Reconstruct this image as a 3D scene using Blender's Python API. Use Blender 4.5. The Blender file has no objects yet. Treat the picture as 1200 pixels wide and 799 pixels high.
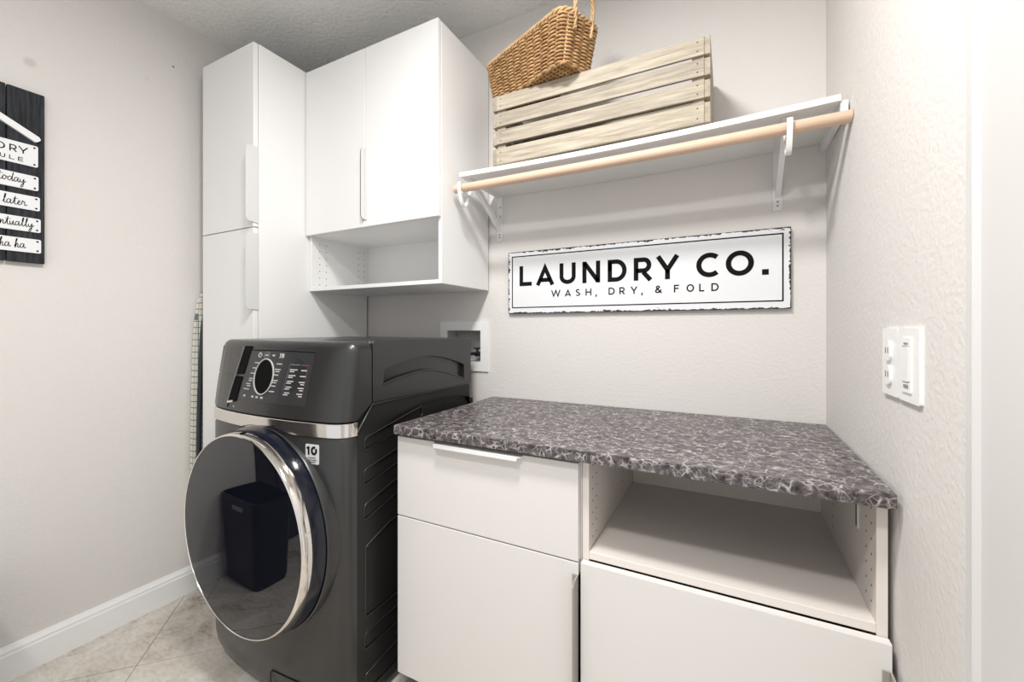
import bpy, bmesh, math, random
from mathutils import Vector, Matrix
random.seed(7)
S = bpy.context.scene
C = S.collection

# ------------------------------------------------------------------ camera, world, lamps, exposure
cam = bpy.data.cameras.new('camera')
cam.sensor_width = 36.0
cam.lens = 491.7 / 1200 * 36
cam.shift_y = -14.0 / 1200
cam.clip_start = 0.02
camo = bpy.data.objects.new('camera', cam); C.objects.link(camo)
camo.location = (0, -1.684, 1.22)
camo.rotation_euler = (math.radians(90), 0, math.atan(254.5 / 491.7))
S.camera = camo

w = bpy.data.worlds.new('world'); S.world = w
w.use_nodes = True
bg = w.node_tree.nodes['Background']
bg.inputs[0].default_value = (0.965, 0.98, 1.0, 1)
bg.inputs[1].default_value = 0.72

def lamp(name, loc, size, power, color, rot=(0, 0, 0)):
    l = bpy.data.lights.new(name, 'AREA'); l.shape = 'DISK'; l.size = size
    l.energy = power; l.color = color
    o = bpy.data.objects.new(name, l); o.location = loc; o.rotation_euler = rot
    C.objects.link(o); return o
lamp('ceiling_lamp', (-0.46, -1.22, 2.57), 0.28, 25, (1.0, 0.985, 0.965))
lamp('ceiling_lamp', (-0.42, -2.05, 2.57), 0.22, 17, (1.0, 0.985, 0.965))
S.view_settings.view_transform = 'Standard'
S.view_settings.look = 'None'
S.view_settings.gamma = 1.0
S.view_settings.exposure = 0.33

# ------------------------------------------------------------------ materials
def mat(name, col, rough=0.5, metal=0.0, spec=0.5, bump=None, coat=0.0):
    m = bpy.data.materials.new(name); m.use_nodes = True
    b = m.node_tree.nodes['Principled BSDF']
    b.inputs['Base Color'].default_value = (*col, 1)
    b.inputs['Roughness'].default_value = rough
    b.inputs['Metallic'].default_value = metal
    b.inputs['Specular IOR Level'].default_value = spec
    b.inputs['Coat Weight'].default_value = coat
    if bump:
        sc, st, dist, det = bump
        N = m.node_tree.nodes; L = m.node_tree.links
        tc = N.new('ShaderNodeTexCoord'); nz = N.new('ShaderNodeTexNoise'); bp = N.new('ShaderNodeBump')
        nz.inputs['Scale'].default_value = sc; nz.inputs['Detail'].default_value = det
        bp.inputs['Strength'].default_value = st; bp.inputs['Distance'].default_value = dist
        L.new(tc.outputs['Object'], nz.inputs['Vector']); L.new(nz.outputs['Fac'], bp.inputs['Height'])
        L.new(bp.outputs['Normal'], b.inputs['Normal'])
    return m

def nodes(m): return m.node_tree.nodes, m.node_tree.links, m.node_tree.nodes['Principled BSDF']

M = {}
M['wall'] = mat('wall_paint', (0.728, 0.702, 0.676), 0.75, spec=0.25, bump=(85, 0.35, 0.004, 3))
M['ceiling'] = mat('ceiling_texture', (0.86, 0.86, 0.84), 0.9, spec=0.1, bump=(55, 0.7, 0.010, 4))
M['trim'] = mat('white_trim_paint', (0.87, 0.87, 0.865), 0.35)
M['casing'] = mat('off_white_casing_paint', (0.66, 0.645, 0.635), 0.5)
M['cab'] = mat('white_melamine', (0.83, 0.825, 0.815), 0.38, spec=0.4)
M['cabin'] = mat('white_melamine_bounce_tint', (0.79, 0.735, 0.685), 0.5, spec=0.3)  # warm tint carries the bounced light inside the open compartment
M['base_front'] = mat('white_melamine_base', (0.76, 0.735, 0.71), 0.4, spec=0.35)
M['pull'] = mat('satin_pull', (0.66, 0.66, 0.65), 0.35)
M['pull_shaded'] = mat('satin_shaded_pull', (0.34, 0.315, 0.29), 0.4)  # shaded copy of the pull: the shade on the lip is in the colour
M['dot'] = mat('pin_hole_dark', (0.05, 0.045, 0.04), 0.8)
M['black'] = mat('matte_black', (0.004, 0.004, 0.004), 0.7, spec=0.08)
M['graphite'] = mat('graphite_enamel', (0.050, 0.0495, 0.049), 0.36, metal=0.7, spec=0.5, coat=0.45)
M['graphite'].node_tree.nodes['Principled BSDF'].inputs['Coat Roughness'].default_value = 0.16
M['graphite_side'] = mat('graphite_side_enamel', (0.014, 0.0135, 0.013), 0.42, metal=0.1, spec=0.35)
M['console_black'] = mat('console_gloss', (0.030, 0.030, 0.032), 0.28, spec=0.5)
M['chrome'] = mat('chrome', (0.80, 0.77, 0.73), 0.09, metal=1.0)
M['glass'] = mat('smoked_door_glass', (0.006, 0.007, 0.012), 0.015, spec=0.85)
M['navy'] = mat('navy_gasket', (0.004, 0.006, 0.014), 0.15)
M['mark'] = mat('pale_print', (0.48, 0.48, 0.48), 0.5)
M['mark_dim'] = mat('dim_print', (0.22, 0.22, 0.23), 0.5)
M['mark_blue'] = mat('blue_print', (0.13, 0.17, 0.24), 0.5)
M['mark_red'] = mat('red_print', (0.16, 0.05, 0.06), 0.5)
M['sticker'] = mat('sticker_white', (0.62, 0.62, 0.62), 0.4)
M['ink'] = mat('black_ink', (0.010, 0.010, 0.010), 0.9, spec=0.08)
M['plate_white'] = mat('sign_plate_white', (0.80, 0.81, 0.82), 0.5)
M['plastic'] = mat('white_plastic', (0.86, 0.86, 0.85), 0.25)
M['box_grey'] = mat('outlet_box_plastic', (0.50, 0.49, 0.47), 0.5)
M['steel'] = mat('white_powder_steel', (0.80, 0.80, 0.79), 0.4)
M['screw'] = mat('screw_steel', (0.35, 0.34, 0.33), 0.4, metal=0.8)
M['hose'] = mat('dark_hose', (0.02, 0.02, 0.03), 0.4)
M['grout'] = mat('grout', (0.47, 0.43, 0.385), 0.9)
M['door_wood'] = mat('dark_unseen_door', (0.012, 0.008, 0.006), 0.4)  # near-black so that the added door darkens the reflections
M['bin'] = mat('black_bin_plastic', (0.002, 0.002, 0.006), 0.3, spec=0.25)

def grain_mat(name, c1, c2, scale, rough=0.6, rand=0.0, axis_scale=(1, 1, 1)):
    m = mat(name, c1, rough, spec=0.25); N, L, b = nodes(m)
    tc = N.new('ShaderNodeTexCoord'); mp = N.new('ShaderNodeMapping'); nz = N.new('ShaderNodeTexNoise')
    mp.inputs['Scale'].default_value = axis_scale
    nz.inputs['Scale'].default_value = scale; nz.inputs['Detail'].default_value = 5; nz.inputs['Roughness'].default_value = 0.65
    rp = N.new('ShaderNodeValToRGB')
    rp.color_ramp.elements[0].color = (*c1, 1); rp.color_ramp.elements[1].color = (*c2, 1)
    rp.color_ramp.elements[0].position = 0.3; rp.color_ramp.elements[1].position = 0.7
    oi = N.new('ShaderNodeObjectInfo'); ad = N.new('ShaderNodeVectorMath'); ad.operation = 'ADD'
    L.new(tc.outputs['Object'], ad.inputs[0])
    cx = N.new('ShaderNodeCombineXYZ'); mu = N.new('ShaderNodeMath'); mu.operation = 'MULTIPLY'; mu.inputs[1].default_value = 37.0
    L.new(oi.outputs['Random'], mu.inputs[0])
    for i in range(3): L.new(mu.outputs[0], cx.inputs[i])
    L.new(cx.outputs[0], ad.inputs[1]); L.new(ad.outputs[0], mp.inputs['Vector'])
    L.new(mp.outputs[0], nz.inputs['Vector']); L.new(nz.outputs['Fac'], rp.inputs[0])
    out = rp.outputs[0]
    if rand:
        hs = N.new('ShaderNodeHueSaturation'); mr = N.new('ShaderNodeMapRange')
        mr.inputs['To Min'].default_value = 1 - rand; mr.inputs['To Max'].default_value = 1 + rand * 0.6
        L.new(oi.outputs['Random'], mr.inputs['Value']); L.new(mr.outputs[0], hs.inputs['Value'])
        L.new(out, hs.inputs['Color']); out = hs.outputs[0]
    L.new(out, b.inputs['Base Color'])
    return m
M['crate'] = grain_mat('whitewashed_pine', (0.27, 0.235, 0.18), (0.52, 0.46, 0.375), 3.0, 0.7, 0.14, (2.2, 34, 34))
M['crate_end'] = grain_mat('whitewashed_pine_end', (0.28, 0.24, 0.18), (0.47, 0.41, 0.33), 3.0, 0.7, 0.10, (14, 2.0, 14))
M['rod'] = grain_mat('bare_beech', (0.62, 0.44, 0.32), (0.72, 0.54, 0.41), 4.0, 0.45, 0.0, (1.0, 20, 20))
M['wicker'] = grain_mat('honey_wicker', (0.27, 0.14, 0.055), (0.62, 0.39, 0.19), 26.0, 0.5, 0.0)
M['wicker_shade'] = mat('shaded_inner_wicker', (0.10, 0.050, 0.020), 0.8)  # dark brown puts the shade between the strands into the colour
M['wicker_pale'] = grain_mat('pale_wicker', (0.46, 0.29, 0.14), (0.72, 0.52, 0.30), 22.0, 0.5, 0.0)
M['charboard'] = grain_mat('charcoal_stained_plank', (0.008, 0.009, 0.010), (0.045, 0.048, 0.055), 5.0, 0.75, 0.15, (10, 26, 1.6))

# left wall: the same paint with a few soft smudges and scuffs
m = M['wall_left'] = mat('wall_paint_scuffed', (0.728, 0.702, 0.676), 0.75, spec=0.25, bump=(85, 0.35, 0.004, 3))
N, L, b = nodes(m)
geo = N.new('ShaderNodeNewGeometry')
def spot(cx, cy, cz, r, prev, col, strength):
    d = N.new('ShaderNodeVectorMath'); d.operation = 'DISTANCE'; d.inputs[1].default_value = (cx, cy, cz)
    L.new(geo.outputs['Position'], d.inputs[0])
    mr = N.new('ShaderNodeMapRange'); mr.inputs['From Min'].default_value = r; mr.inputs['From Max'].default_value = r * 0.4
    mr.inputs['To Max'].default_value = strength
    L.new(d.outputs['Value'], mr.inputs['Value'])
    mx = N.new('ShaderNodeMixRGB'); L.new(mr.outputs[0], mx.inputs[0])
    if prev is None: mx.inputs[1].default_value = (0.728, 0.702, 0.676, 1)
    else: L.new(prev, mx.inputs[1])
    mx.inputs[2].default_value = (*col, 1)
    return mx.outputs[0]
c = spot(-2.232, -1.141, 2.178, 0.022, None, (0.52, 0.49, 0.46), 0.6)
c = spot(-2.232, -0.703, 2.406, 0.006, c, (0.10, 0.08, 0.07), 0.9)
c = spot(-2.232, -0.80, 2.30, 0.010, c, (0.62, 0.58, 0.55), 0.5)
L.new(c, b.inputs['Base Color'])

# stone tile
m = M['tile'] = mat('greige_stone_tile', (0.5, 0.46, 0.42), 0.32, spec=0.4)
N, L, b = nodes(m)
tc = N.new('ShaderNodeNewGeometry')
n1 = N.new('ShaderNodeTexNoise'); n1.inputs['Scale'].default_value = 5.0; n1.inputs['Detail'].default_value = 8; n1.inputs['Roughness'].default_value = 0.68
n1.inputs['Distortion'].default_value = 0.8
n2 = N.new('ShaderNodeTexNoise'); n2.inputs['Scale'].default_value = 34; n2.inputs['Detail'].default_value = 4
mp = N.new('ShaderNodeMapping'); mp.inputs['Scale'].default_value = (1.0, 2.6, 1.0)
L.new(tc.outputs['Position'], n1.inputs['Vector'])
L.new(tc.outputs['Position'], mp.inputs['Vector']); L.new(mp.outputs[0], n2.inputs['Vector'])
mx = N.new('ShaderNodeMath'); mx.operation = 'MULTIPLY_ADD'; mx.inputs[1].default_value = 0.35
L.new(n2.outputs['Fac'], mx.inputs[0]); L.new(n1.outputs['Fac'], mx.inputs[2])
rp = N.new('ShaderNodeValToRGB'); e = rp.color_ramp.elements
e[0].position = 0.46; e[0].color = (0.30, 0.245, 0.195, 1); e[1].position = 0.84; e[1].color = (0.74, 0.70, 0.645, 1)
e2 = e.new(0.62); e2.color = (0.57, 0.52, 0.455, 1)
L.new(mx.outputs[0], rp.inputs[0]); L.new(rp.outputs[0], b.inputs['Base Color'])

# laminate worktop: dark plum-grey with a web of pale veins
m = M['worktop'] = mat('veined_laminate', (0.1, 0.09, 0.09), 0.34, spec=0.5)
N, L, b = nodes(m)
tc = N.new('ShaderNodeTexCoord')
nd = N.new('ShaderNodeTexNoise'); nd.inputs['Scale'].default_value = 24; nd.inputs['Detail'].default_value = 4
L.new(tc.outputs['Object'], nd.inputs['Vector'])
sub = N.new('ShaderNodeVectorMath'); sub.operation = 'SUBTRACT'; sub.inputs[1].default_value = (0.5, 0.5, 0.5)
L.new(nd.outputs['Color'], sub.inputs[0])
sca = N.new('ShaderNodeVectorMath'); sca.operation = 'SCALE'; sca.inputs['Scale'].default_value = 0.022
L.new(sub.outputs[0], sca.inputs[0])
add = N.new('ShaderNodeVectorMath'); add.operation = 'ADD'
L.new(tc.outputs['Object'], add.inputs[0]); L.new(sca.outputs[0], add.inputs[1])
def vein(scale, width):
    v = N.new('ShaderNodeTexVoronoi'); v.feature = 'DISTANCE_TO_EDGE'; v.inputs['Scale'].default_value = scale
    L.new(add.outputs[0], v.inputs['Vector'])
    r = N.new('ShaderNodeMapRange'); r.inputs['From Min'].default_value = 0.0; r.inputs['From Max'].default_value = width
    r.inputs['To Min'].default_value = 1.0; r.inputs['To Max'].default_value = 0.0
    L.new(v.outputs['Distance'], r.inputs['Value']); return r.outputs[0]
va, vb = vein(40, 0.075), vein(84, 0.11)
nm = N.new('ShaderNodeTexNoise'); nm.inputs['Scale'].default_value = 46; nm.inputs['Detail'].default_value = 4
L.new(tc.outputs['Object'], nm.inputs['Vector'])
nr = N.new('ShaderNodeMapRange'); nr.inputs['From Min'].default_value = 0.40; nr.inputs['From Max'].default_value = 0.60
L.new(nm.outputs['Fac'], nr.inputs['Value'])
mxv = N.new('ShaderNodeMath'); mxv.operation = 'MULTIPLY_ADD'; mxv.inputs[1].default_value = 0.55
L.new(vb, mxv.inputs[0]); L.new(va, mxv.inputs[2])
mv = N.new('ShaderNodeMath'); mv.operation = 'MULTIPLY'; mv.use_clamp = True
L.new(mxv.outputs[0], mv.inputs[0]); L.new(nr.outputs[0], mv.inputs[1])
nb = N.new('ShaderNodeTexNoise'); nb.inputs['Scale'].default_value = 62; nb.inputs['Detail'].default_value = 3
L.new(tc.outputs['Object'], nb.inputs['Vector'])
rb = N.new('ShaderNodeValToRGB'); rb.color_ramp.elements[0].color = (0.018, 0.013, 0.014, 1); rb.color_ramp.elements[1].color = (0.130, 0.111, 0.114, 1)
rb.color_ramp.elements[0].position = 0.32; rb.color_ramp.elements[1].position = 0.68
L.new(nb.outputs['Fac'], rb.inputs[0])
mc = N.new('ShaderNodeMixRGB'); L.new(mv.outputs[0], mc.inputs[0]); L.new(rb.outputs[0], mc.inputs[1]); mc.inputs[2].default_value = (0.46, 0.425, 0.42, 1)
L.new(mc.outputs[0], b.inputs['Base Color'])

# enamel sign face with chipped black edges (object origin at the sign's centre)
def chipped(name, hx, hz):
    m = mat(name, (0.78, 0.79, 0.81), 0.42, spec=0.4); N, L, b = nodes(m)
    tc = N.new('ShaderNodeTexCoord'); sp = N.new('ShaderNodeSeparateXYZ'); L.new(tc.outputs['Object'], sp.inputs[0])
    def edge(out, h):
        a = N.new('ShaderNodeMath'); a.operation = 'ABSOLUTE'; L.new(out, a.inputs[0])
        s = N.new('ShaderNodeMath'); s.operation = 'SUBTRACT'; s.inputs[0].default_value = h; L.new(a.outputs[0], s.inputs[1]); return s.outputs[0]
    mn = N.new('ShaderNodeMath'); mn.operation = 'MINIMUM'; L.new(edge(sp.outputs[0], hx), mn.inputs[0]); L.new(edge(sp.outputs[2], hz), mn.inputs[1])
    nz = N.new('ShaderNodeTexNoise'); nz.inputs['Scale'].default_value = 80; nz.inputs['Detail'].default_value = 6; nz.inputs['Roughness'].default_value = 0.7
    mp = N.new('ShaderNodeMapping'); mp.inputs['Scale'].default_value = (0.6, 1, 1); L.new(tc.outputs['Object'], mp.inputs[0]); L.new(mp.outputs[0], nz.inputs['Vector'])
    n2 = N.new('ShaderNodeTexNoise'); n2.inputs['Scale'].default_value = 7; L.new(tc.outputs['Object'], n2.inputs['Vector'])
    # a chip where noise*reach exceeds the distance from the edge
    a1 = N.new('ShaderNodeMapRange'); a1.inputs['From Min'].default_value = 0.40; a1.inputs['From Max'].default_value = 0.72; a1.inputs['To Max'].default_value = 0.013
    L.new(nz.outputs['Fac'], a1.inputs['Value'])
    a2 = N.new('ShaderNodeMapRange'); a2.inputs['From Min'].default_value = 0.35; a2.inputs['From Max'].default_value = 0.62; a2.inputs['To Min'].default_value = 0.25; a2.inputs['To Max'].default_value = 1.15
    L.new(n2.outputs['Fac'], a2.inputs['Value'])
    mu = N.new('ShaderNodeMath'); mu.operation = 'MULTIPLY_ADD'; mu.inputs[2].default_value = 0.0012
    L.new(a1.outputs[0], mu.inputs[0]); L.new(a2.outputs[0], mu.inputs[1])
    gt = N.new('ShaderNodeMath'); gt.operation = 'GREATER_THAN'; L.new(mu.outputs[0], gt.inputs[0]); L.new(mn.outputs[0], gt.inputs[1])
    mc = N.new('ShaderNodeMixRGB'); L.new(gt.outputs[0], mc.inputs[0]); mc.inputs[1].default_value = (0.78, 0.79, 0.81, 1); mc.inputs[2].default_value = (0.015, 0.015, 0.016, 1)
    L.new(mc.outputs[0], b.inputs['Base Color']); return m

# checked cotton of the ironing-board cover
m = M['checked'] = mat('checked_cotton', (0.7, 0.7, 0.62), 0.9, spec=0.1)
N, L, b = nodes(m)
tc = N.new('ShaderNodeTexCoord'); sp = N.new('ShaderNodeSeparateXYZ'); L.new(tc.outputs['Object'], sp.inputs[0])
def stripes(out, period, width):
    d = N.new('ShaderNodeMath'); d.operation = 'MULTIPLY'; d.inputs[1].default_value = 1 / period; L.new(out, d.inputs[0])
    f = N.new('ShaderNodeMath'); f.operation = 'FRACT'; L.new(d.outputs[0], f.inputs[0])
    g = N.new('ShaderNodeMath'); g.operation = 'LESS_THAN'; g.inputs[1].default_value = width; L.new(f.outputs[0], g.inputs[0]); return g.outputs[0]
mxx = N.new('ShaderNodeMath'); mxx.operation = 'MAXIMUM'
L.new(stripes(sp.outputs[2], 0.0285, 0.13), mxx.inputs[0])
mxy = N.new('ShaderNodeMath'); mxy.operation = 'MAXIMUM'
L.new(stripes(sp.outputs[0], 0.0285, 0.13), mxy.inputs[0]); L.new(stripes(sp.outputs[1], 0.0285, 0.13), mxy.inputs[1])
L.new(mxy.outputs[0], mxx.inputs[1])
mc = N.new('ShaderNodeMixRGB'); L.new(mxx.outputs[0], mc.inputs[0]); mc.inputs[1].default_value = (0.70, 0.69, 0.60, 1); mc.inputs[2].default_value = (0.16, 0.19, 0.20, 1)
L.new(mc.outputs[0], b.inputs['Base Color'])

# ------------------------------------------------------------------ helpers
def obj(name, bm, material, parent=None, smooth=None, loc=None, origin=None):
    """Link a bmesh as one mesh object. Geometry is given in world space; origin moves the object's own origin."""
    me = bpy.data.meshes.new(name)
    bmesh.ops.recalc_face_normals(bm, faces=bm.faces[:])
    if origin is not None: bmesh.ops.translate(bm, verts=bm.verts[:], vec=-Vector(origin))
    bm.to_mesh(me); bm.free()
    me.materials.append(M[material] if isinstance(material, str) else material)
    if smooth is not None:
        for p in me.polygons: p.use_smooth = True
        me.set_sharp_from_angle(angle=math.radians(smooth))
    o = bpy.data.objects.new(name, me); C.objects.link(o)
    if origin is not None: o.location = origin
    if parent is not None:
        o.parent = parent
        pw = Vector((0, 0, 0)); p = parent
        while p is not None: pw += Vector(p.location); p = p.parent
        o.location = Vector(o.location) - pw
    return o

def thing(name, label, cat, loc=(0, 0, 0), group=None):
    o = bpy.data.objects.new(name, None); C.objects.link(o); o.empty_display_size = 0.05
    o.location = loc; o['label'] = label; o['category'] = cat
    if group: o['group'] = group
    return o
def tag(o, label, cat, group=None):
    o['label'] = label; o['category'] = cat
    if group: o['group'] = group
    return o
def struct(o): o['kind'] = 'structure'; return o

def box(bm, x0, x1, y0, y1, z0, z1, bev=0.0, seg=2):
    g = bmesh.ops.create_cube(bm, size=1.0)
    for v in g['verts']:
        v.co = Vector((x0 + (v.co.x + .5) * (x1 - x0), y0 + (v.co.y + .5) * (y1 - y0), z0 + (v.co.z + .5) * (z1 - z0)))
    if bev > 0:
        ed = list({e for v in g['verts'] for e in v.link_edges})
        bmesh.ops.bevel(bm, geom=ed, offset=bev, segments=seg, profile=0.5, affect='EDGES')
    return bm
def B(x0, x1, y0, y1, z0, z1, bev=0.0, seg=2): return box(bmesh.new(), x0, x1, y0, y1, z0, z1, bev, seg)

def tube(bm, pts, r, n=8, closed=False, cap=True):
    """Sweep a circle along points (r may be a list)."""
    P = [Vector(p) for p in pts]; k = len(P); rings = []
    up = None
    for i in range(k):
        if closed: t = (P[(i + 1) % k] - P[i - 1]).normalized()
        else: t = (P[min(i + 1, k - 1)] - P[max(i - 1, 0)]).normalized()
        if up is None:
            up = Vector((0, 0, 1)) if abs(t.z) < 0.9 else Vector((1, 0, 0))
        a = (up - t * up.dot(t)).normalized(); bb = t.cross(a); up = a
        rr = r[i] if isinstance(r, (list, tuple)) else r
        rings.append([bm.verts.new(P[i] + (a * math.cos(2 * math.pi * j / n) + bb * math.sin(2 * math.pi * j / n)) * rr) for j in range(n)])
    for i in range(k if closed else k - 1):
        A, D = rings[i], rings[(i + 1) % k]
        for j in range(n): bm.faces.new((A[j], A[(j + 1) % n], D[(j + 1) % n], D[j]))
    if cap and not closed:
        bm.faces.new(rings[0][::-1]); bm.faces.new(rings[-1])
    return bm

def lathe_y(bm, cx, cz, prof, n=96):
    """Revolve (radius, y) pairs about the y axis through (cx, cz)."""
    rings = []
    for r, y in prof:
        if r < 1e-6: rings.append([bm.verts.new((cx, y, cz))])
        else: rings.append([bm.verts.new((cx + r * math.cos(2 * math.pi * j / n), y, cz + r * math.sin(2 * math.pi * j / n))) for j in range(n)])
    for A, D in zip(rings, rings[1:]):
        for j in range(n):
            a, a2 = A[j % len(A)], A[(j + 1) % len(A)]; d, d2 = D[j % len(D)], D[(j + 1) % len(D)]
            vs = []
            for v in (a, a2, d2, d):
                if v not in vs: vs.append(v)
            if len(vs) > 2: bm.faces.new(vs)
    return bm

def cyl(bm, p0, p1, r, n=16): return tube(bm, [p0, p1], r, n)

def prism(bm, poly, fmap, t0, t1, holes=()):
    """Flat plate from a 2-D outline with holes; fmap(u, v, t) gives the 3-D point, t the thickness coordinate."""
    tmp = bmesh.new(); edges = []
    for loop in [poly, *holes]:
        vs = [tmp.verts.new((u, v, 0)) for u, v in loop]
        for i in range(len(vs)): edges.append(tmp.edges.new((vs[i], vs[(i + 1) % len(vs)])))
    bmesh.ops.triangle_fill(tmp, use_beauty=True, use_dissolve=False, edges=edges)
    tmp.verts.index_update()
    f = [bm.verts.new(fmap(v.co.x, v.co.y, t1)) for v in tmp.verts]
    k = [bm.verts.new(fmap(v.co.x, v.co.y, t0)) for v in tmp.verts]
    for fc in tmp.faces:
        ids = [v.index for v in fc.verts]
        bm.faces.new([f[i] for i in ids]); bm.faces.new([k[i] for i in reversed(ids)])
    for e in tmp.edges:
        if len(e.link_faces) == 1:
            a, c = e.verts[0].index, e.verts[1].index
            bm.faces.new((f[a], f[c], k[c], k[a]))
    tmp.free(); return bm

def rrect(u0, u1, v0, v1, r, n=4):
    out = []
    for cx, cy, a0 in ((u1 - r, v1 - r, 0), (u0 + r, v1 - r, 90), (u0 + r, v0 + r, 180), (u1 - r, v0 + r, 270)):
        for i in range(n + 1):
            a = math.radians(a0 + 90 * i / n); out.append((cx + r * math.cos(a), cy + r * math.sin(a)))
    return out

def round_poly(pts, r, n=4):
    """Round every corner of a polygon by about r."""
    out = []; k = len(pts)
    for i in range(k):
        p = Vector(pts[i]); a = Vector(pts[i - 1]); c = Vector(pts[(i + 1) % k])
        da = (a - p); dc = (c - p)
        ra = min(r, da.length * .45); rc = min(r, dc.length * .45)
        s = p + da.normalized() * ra; e = p + dc.normalized() * rc
        for j in range(n + 1):
            t = j / n; q = s * (1 - t) ** 2 + p * 2 * t * (1 - t) + e * t * t
            out.append((q.x, q.y))
    return out

def catmull(pts, n=8, closed=False):
    P = [Vector(p) for p in pts]; k = len(P); out = []
    for i in range(k if closed else k - 1):
        if closed: p0, p1, p2, p3 = P[i - 1], P[i], P[(i + 1) % k], P[(i + 2) % k]
        else: p0, p1, p2, p3 = P[max(i - 1, 0)], P[i], P[i + 1], P[min(i + 2, k - 1)]
        for j in range(n):
            t = j / n
            out.append(0.5 * ((2 * p1) + (-p0 + p2) * t + (2 * p0 - 5 * p1 + 4 * p2 - p3) * t * t + (-p0 + 3 * p1 - 3 * p2 + p3) * t ** 3))
    if not closed: out.append(P[-1])
    return out

# stroke lettering: each glyph is drawn with polylines in a 1-high box
def arc(cx, cy, rx, ry, a0, a1, n=18):
    return [(cx + rx * math.cos(math.radians(a0 + (a1 - a0) * i / n)), cy + ry * math.sin(math.radians(a0 + (a1 - a0) * i / n))) for i in range(n + 1)]
def glyph(ch, h):
    """Strokes of a capital whose stroke width is 2h (all in units of the cap height); returns (width, strokes)."""
    t, bt = 1 - h, h
    if ch == 'L': return .58, [[(h, 1), (h, bt), (.58, bt)]]
    if ch == 'A': return .98, [[(h * 1.05, 0), (.49, 1 - h * 1.6), (.98 - h * 1.05, 0)], [(.22, .25), (.76, .25)]]
    if ch == 'U': return .74, [[(h, 1), (h, .36)] + arc(.37, .36, .37 - h, .36 - h, 180, 360)[1:] + [(.74 - h, 1)]]
    if ch == 'N': return .78, [[(h, 0), (h, 1)], [(h, 1 - h * .6), (.78 - h, h * .6)], [(.78 - h, 0), (.78 - h, 1)]]
    if ch == 'D': return .80, [[(h, t), (h, bt), (.36, bt)] + arc(.36, .5, .44 - h, .5 - h, -90, 90)[1:] + [(h, t), (h, .5)]]
    if ch == 'R': return .74, [[(h, 0), (h, t), (.40, t)] + arc(.40, .665, .30 - h, .335 - h, 90, -90)[1:] + [(h, .33 + h)], [(.38, .36), (.70 - h * .4, 0)]]
    if ch == 'Y': return .86, [[(.43, 0), (.43, .42)], [(h * .7, 1), (.43, .40), (.86 - h * .7, 1)]]
    if ch == 'C': return .84, [arc(.48, .5, .48 - h, .5 - h, 48, 312, 28)]
    if ch == 'O': return .98, [arc(.49, .5, .49 - h, .5 - h, 0, 360, 36)]
    if ch == '0': return .66, [arc(.33, .5, .33 - h, .5 - h, 60, 400, 30)]
    if ch == '1': return .30, [[(.02, .80), (.15, .80)], [(.20, 0), (.20, 1)]]
    if ch == 'W': return 1.2, [[(h * .8, 1), (.32, h), (.60, 1 - h), (.88, h), (1.2 - h * .8, 1)]]
    if ch == 'S': return .64, [arc(.32, .73, .28 - h, .27 - h, 35, 250, 14) + arc(.32, .27, .32 - h, .27 - h, 90, -145, 16)[2:]]
    if ch == 'H': return .76, [[(h, 0), (h, 1)], [(.76 - h, 0), (.76 - h, 1)], [(h, .5), (.76 - h, .5)]]
    if ch == 'F': return .58, [[(h, 0), (h, t), (.58, t)], [(h, .52), (.52, .52)]]
    if ch == 'E': return .60, [[(.60, t), (h, t), (h, bt), (.60, bt)], [(h, .5), (.55, .5)]]
    if ch == '&': return .80, [[(.78, 0), (.24, .62)] + arc(.36, .78, .16, .22 - h, 200, -60, 12) + [(.16, .42)] + arc(.30, .25, .28 - h, .25 - h, 130, 290, 10) + [(.56, .15), (.74, .45)]]
    if ch == '.': return 1, [[(.5, 0), (.5, 1)]]
    if ch == ',': return .2, [[(.13, .12), (.13, -.02), (.05, -.22)]]
    return .4, []
def ribbon(bm, pts, hw, fmap, t0, t1, closed=False):
    """A flat stroke of half width hw along a 2-D polyline, mitred, with a little thickness."""
    P = [Vector((p[0], p[1])) for p in pts]
    if (P[0] - P[-1]).length < 1e-6: closed = True; P = P[:-1]
    k = len(P); Lft, Rgt = [], []
    for i in range(k):
        if closed: d0 = (P[i] - P[i - 1]).normalized(); d1 = (P[(i + 1) % k] - P[i]).normalized()
        else:
            d0 = (P[i] - P[i - 1]).normalized() if i else (P[1] - P[0]).normalized()
            d1 = (P[i + 1] - P[i]).normalized() if i < k - 1 else d0
        n0 = Vector((-d0.y, d0.x)); n1 = Vector((-d1.y, d1.x)); n = n0 + n1
        if n.length < 1e-4: n = n0
        n.normalize(); s = min(2.6, 1 / max(0.3, n.dot(n0)))
        Lft.append(P[i] + n * hw * s); Rgt.append(P[i] - n * hw * s)
    f = [(bm.verts.new(fmap(a.x, a.y, t1)), bm.verts.new(fmap(c.x, c.y, t1)), bm.verts.new(fmap(a.x, a.y, t0)), bm.verts.new(fmap(c.x, c.y, t0))) for a, c in zip(Lft, Rgt)]
    for i in range(k if closed else k - 1):
        a, c = f[i], f[(i + 1) % k]
        bm.faces.new((a[0], a[1], c[1], c[0])); bm.faces.new((a[0], c[0], c[2], a[2])); bm.faces.new((a[1], a[3], c[3], c[1]))
    if not closed:
        for q in (f[0], f[-1]): bm.faces.new((q[0], q[2], q[3], q[1]))
def letter(bm, ch, u0, u1, v0, v1, hw, fmap, t0, t1):
    H = v1 - v0; h = hw / H; wd, st = glyph(ch, h); kx = (u1 - u0) / wd
    for s in st: ribbon(bm, [(u0 + x * kx, v0 + y * H) for x, y in s], hw, fmap, t0, t1)

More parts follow.
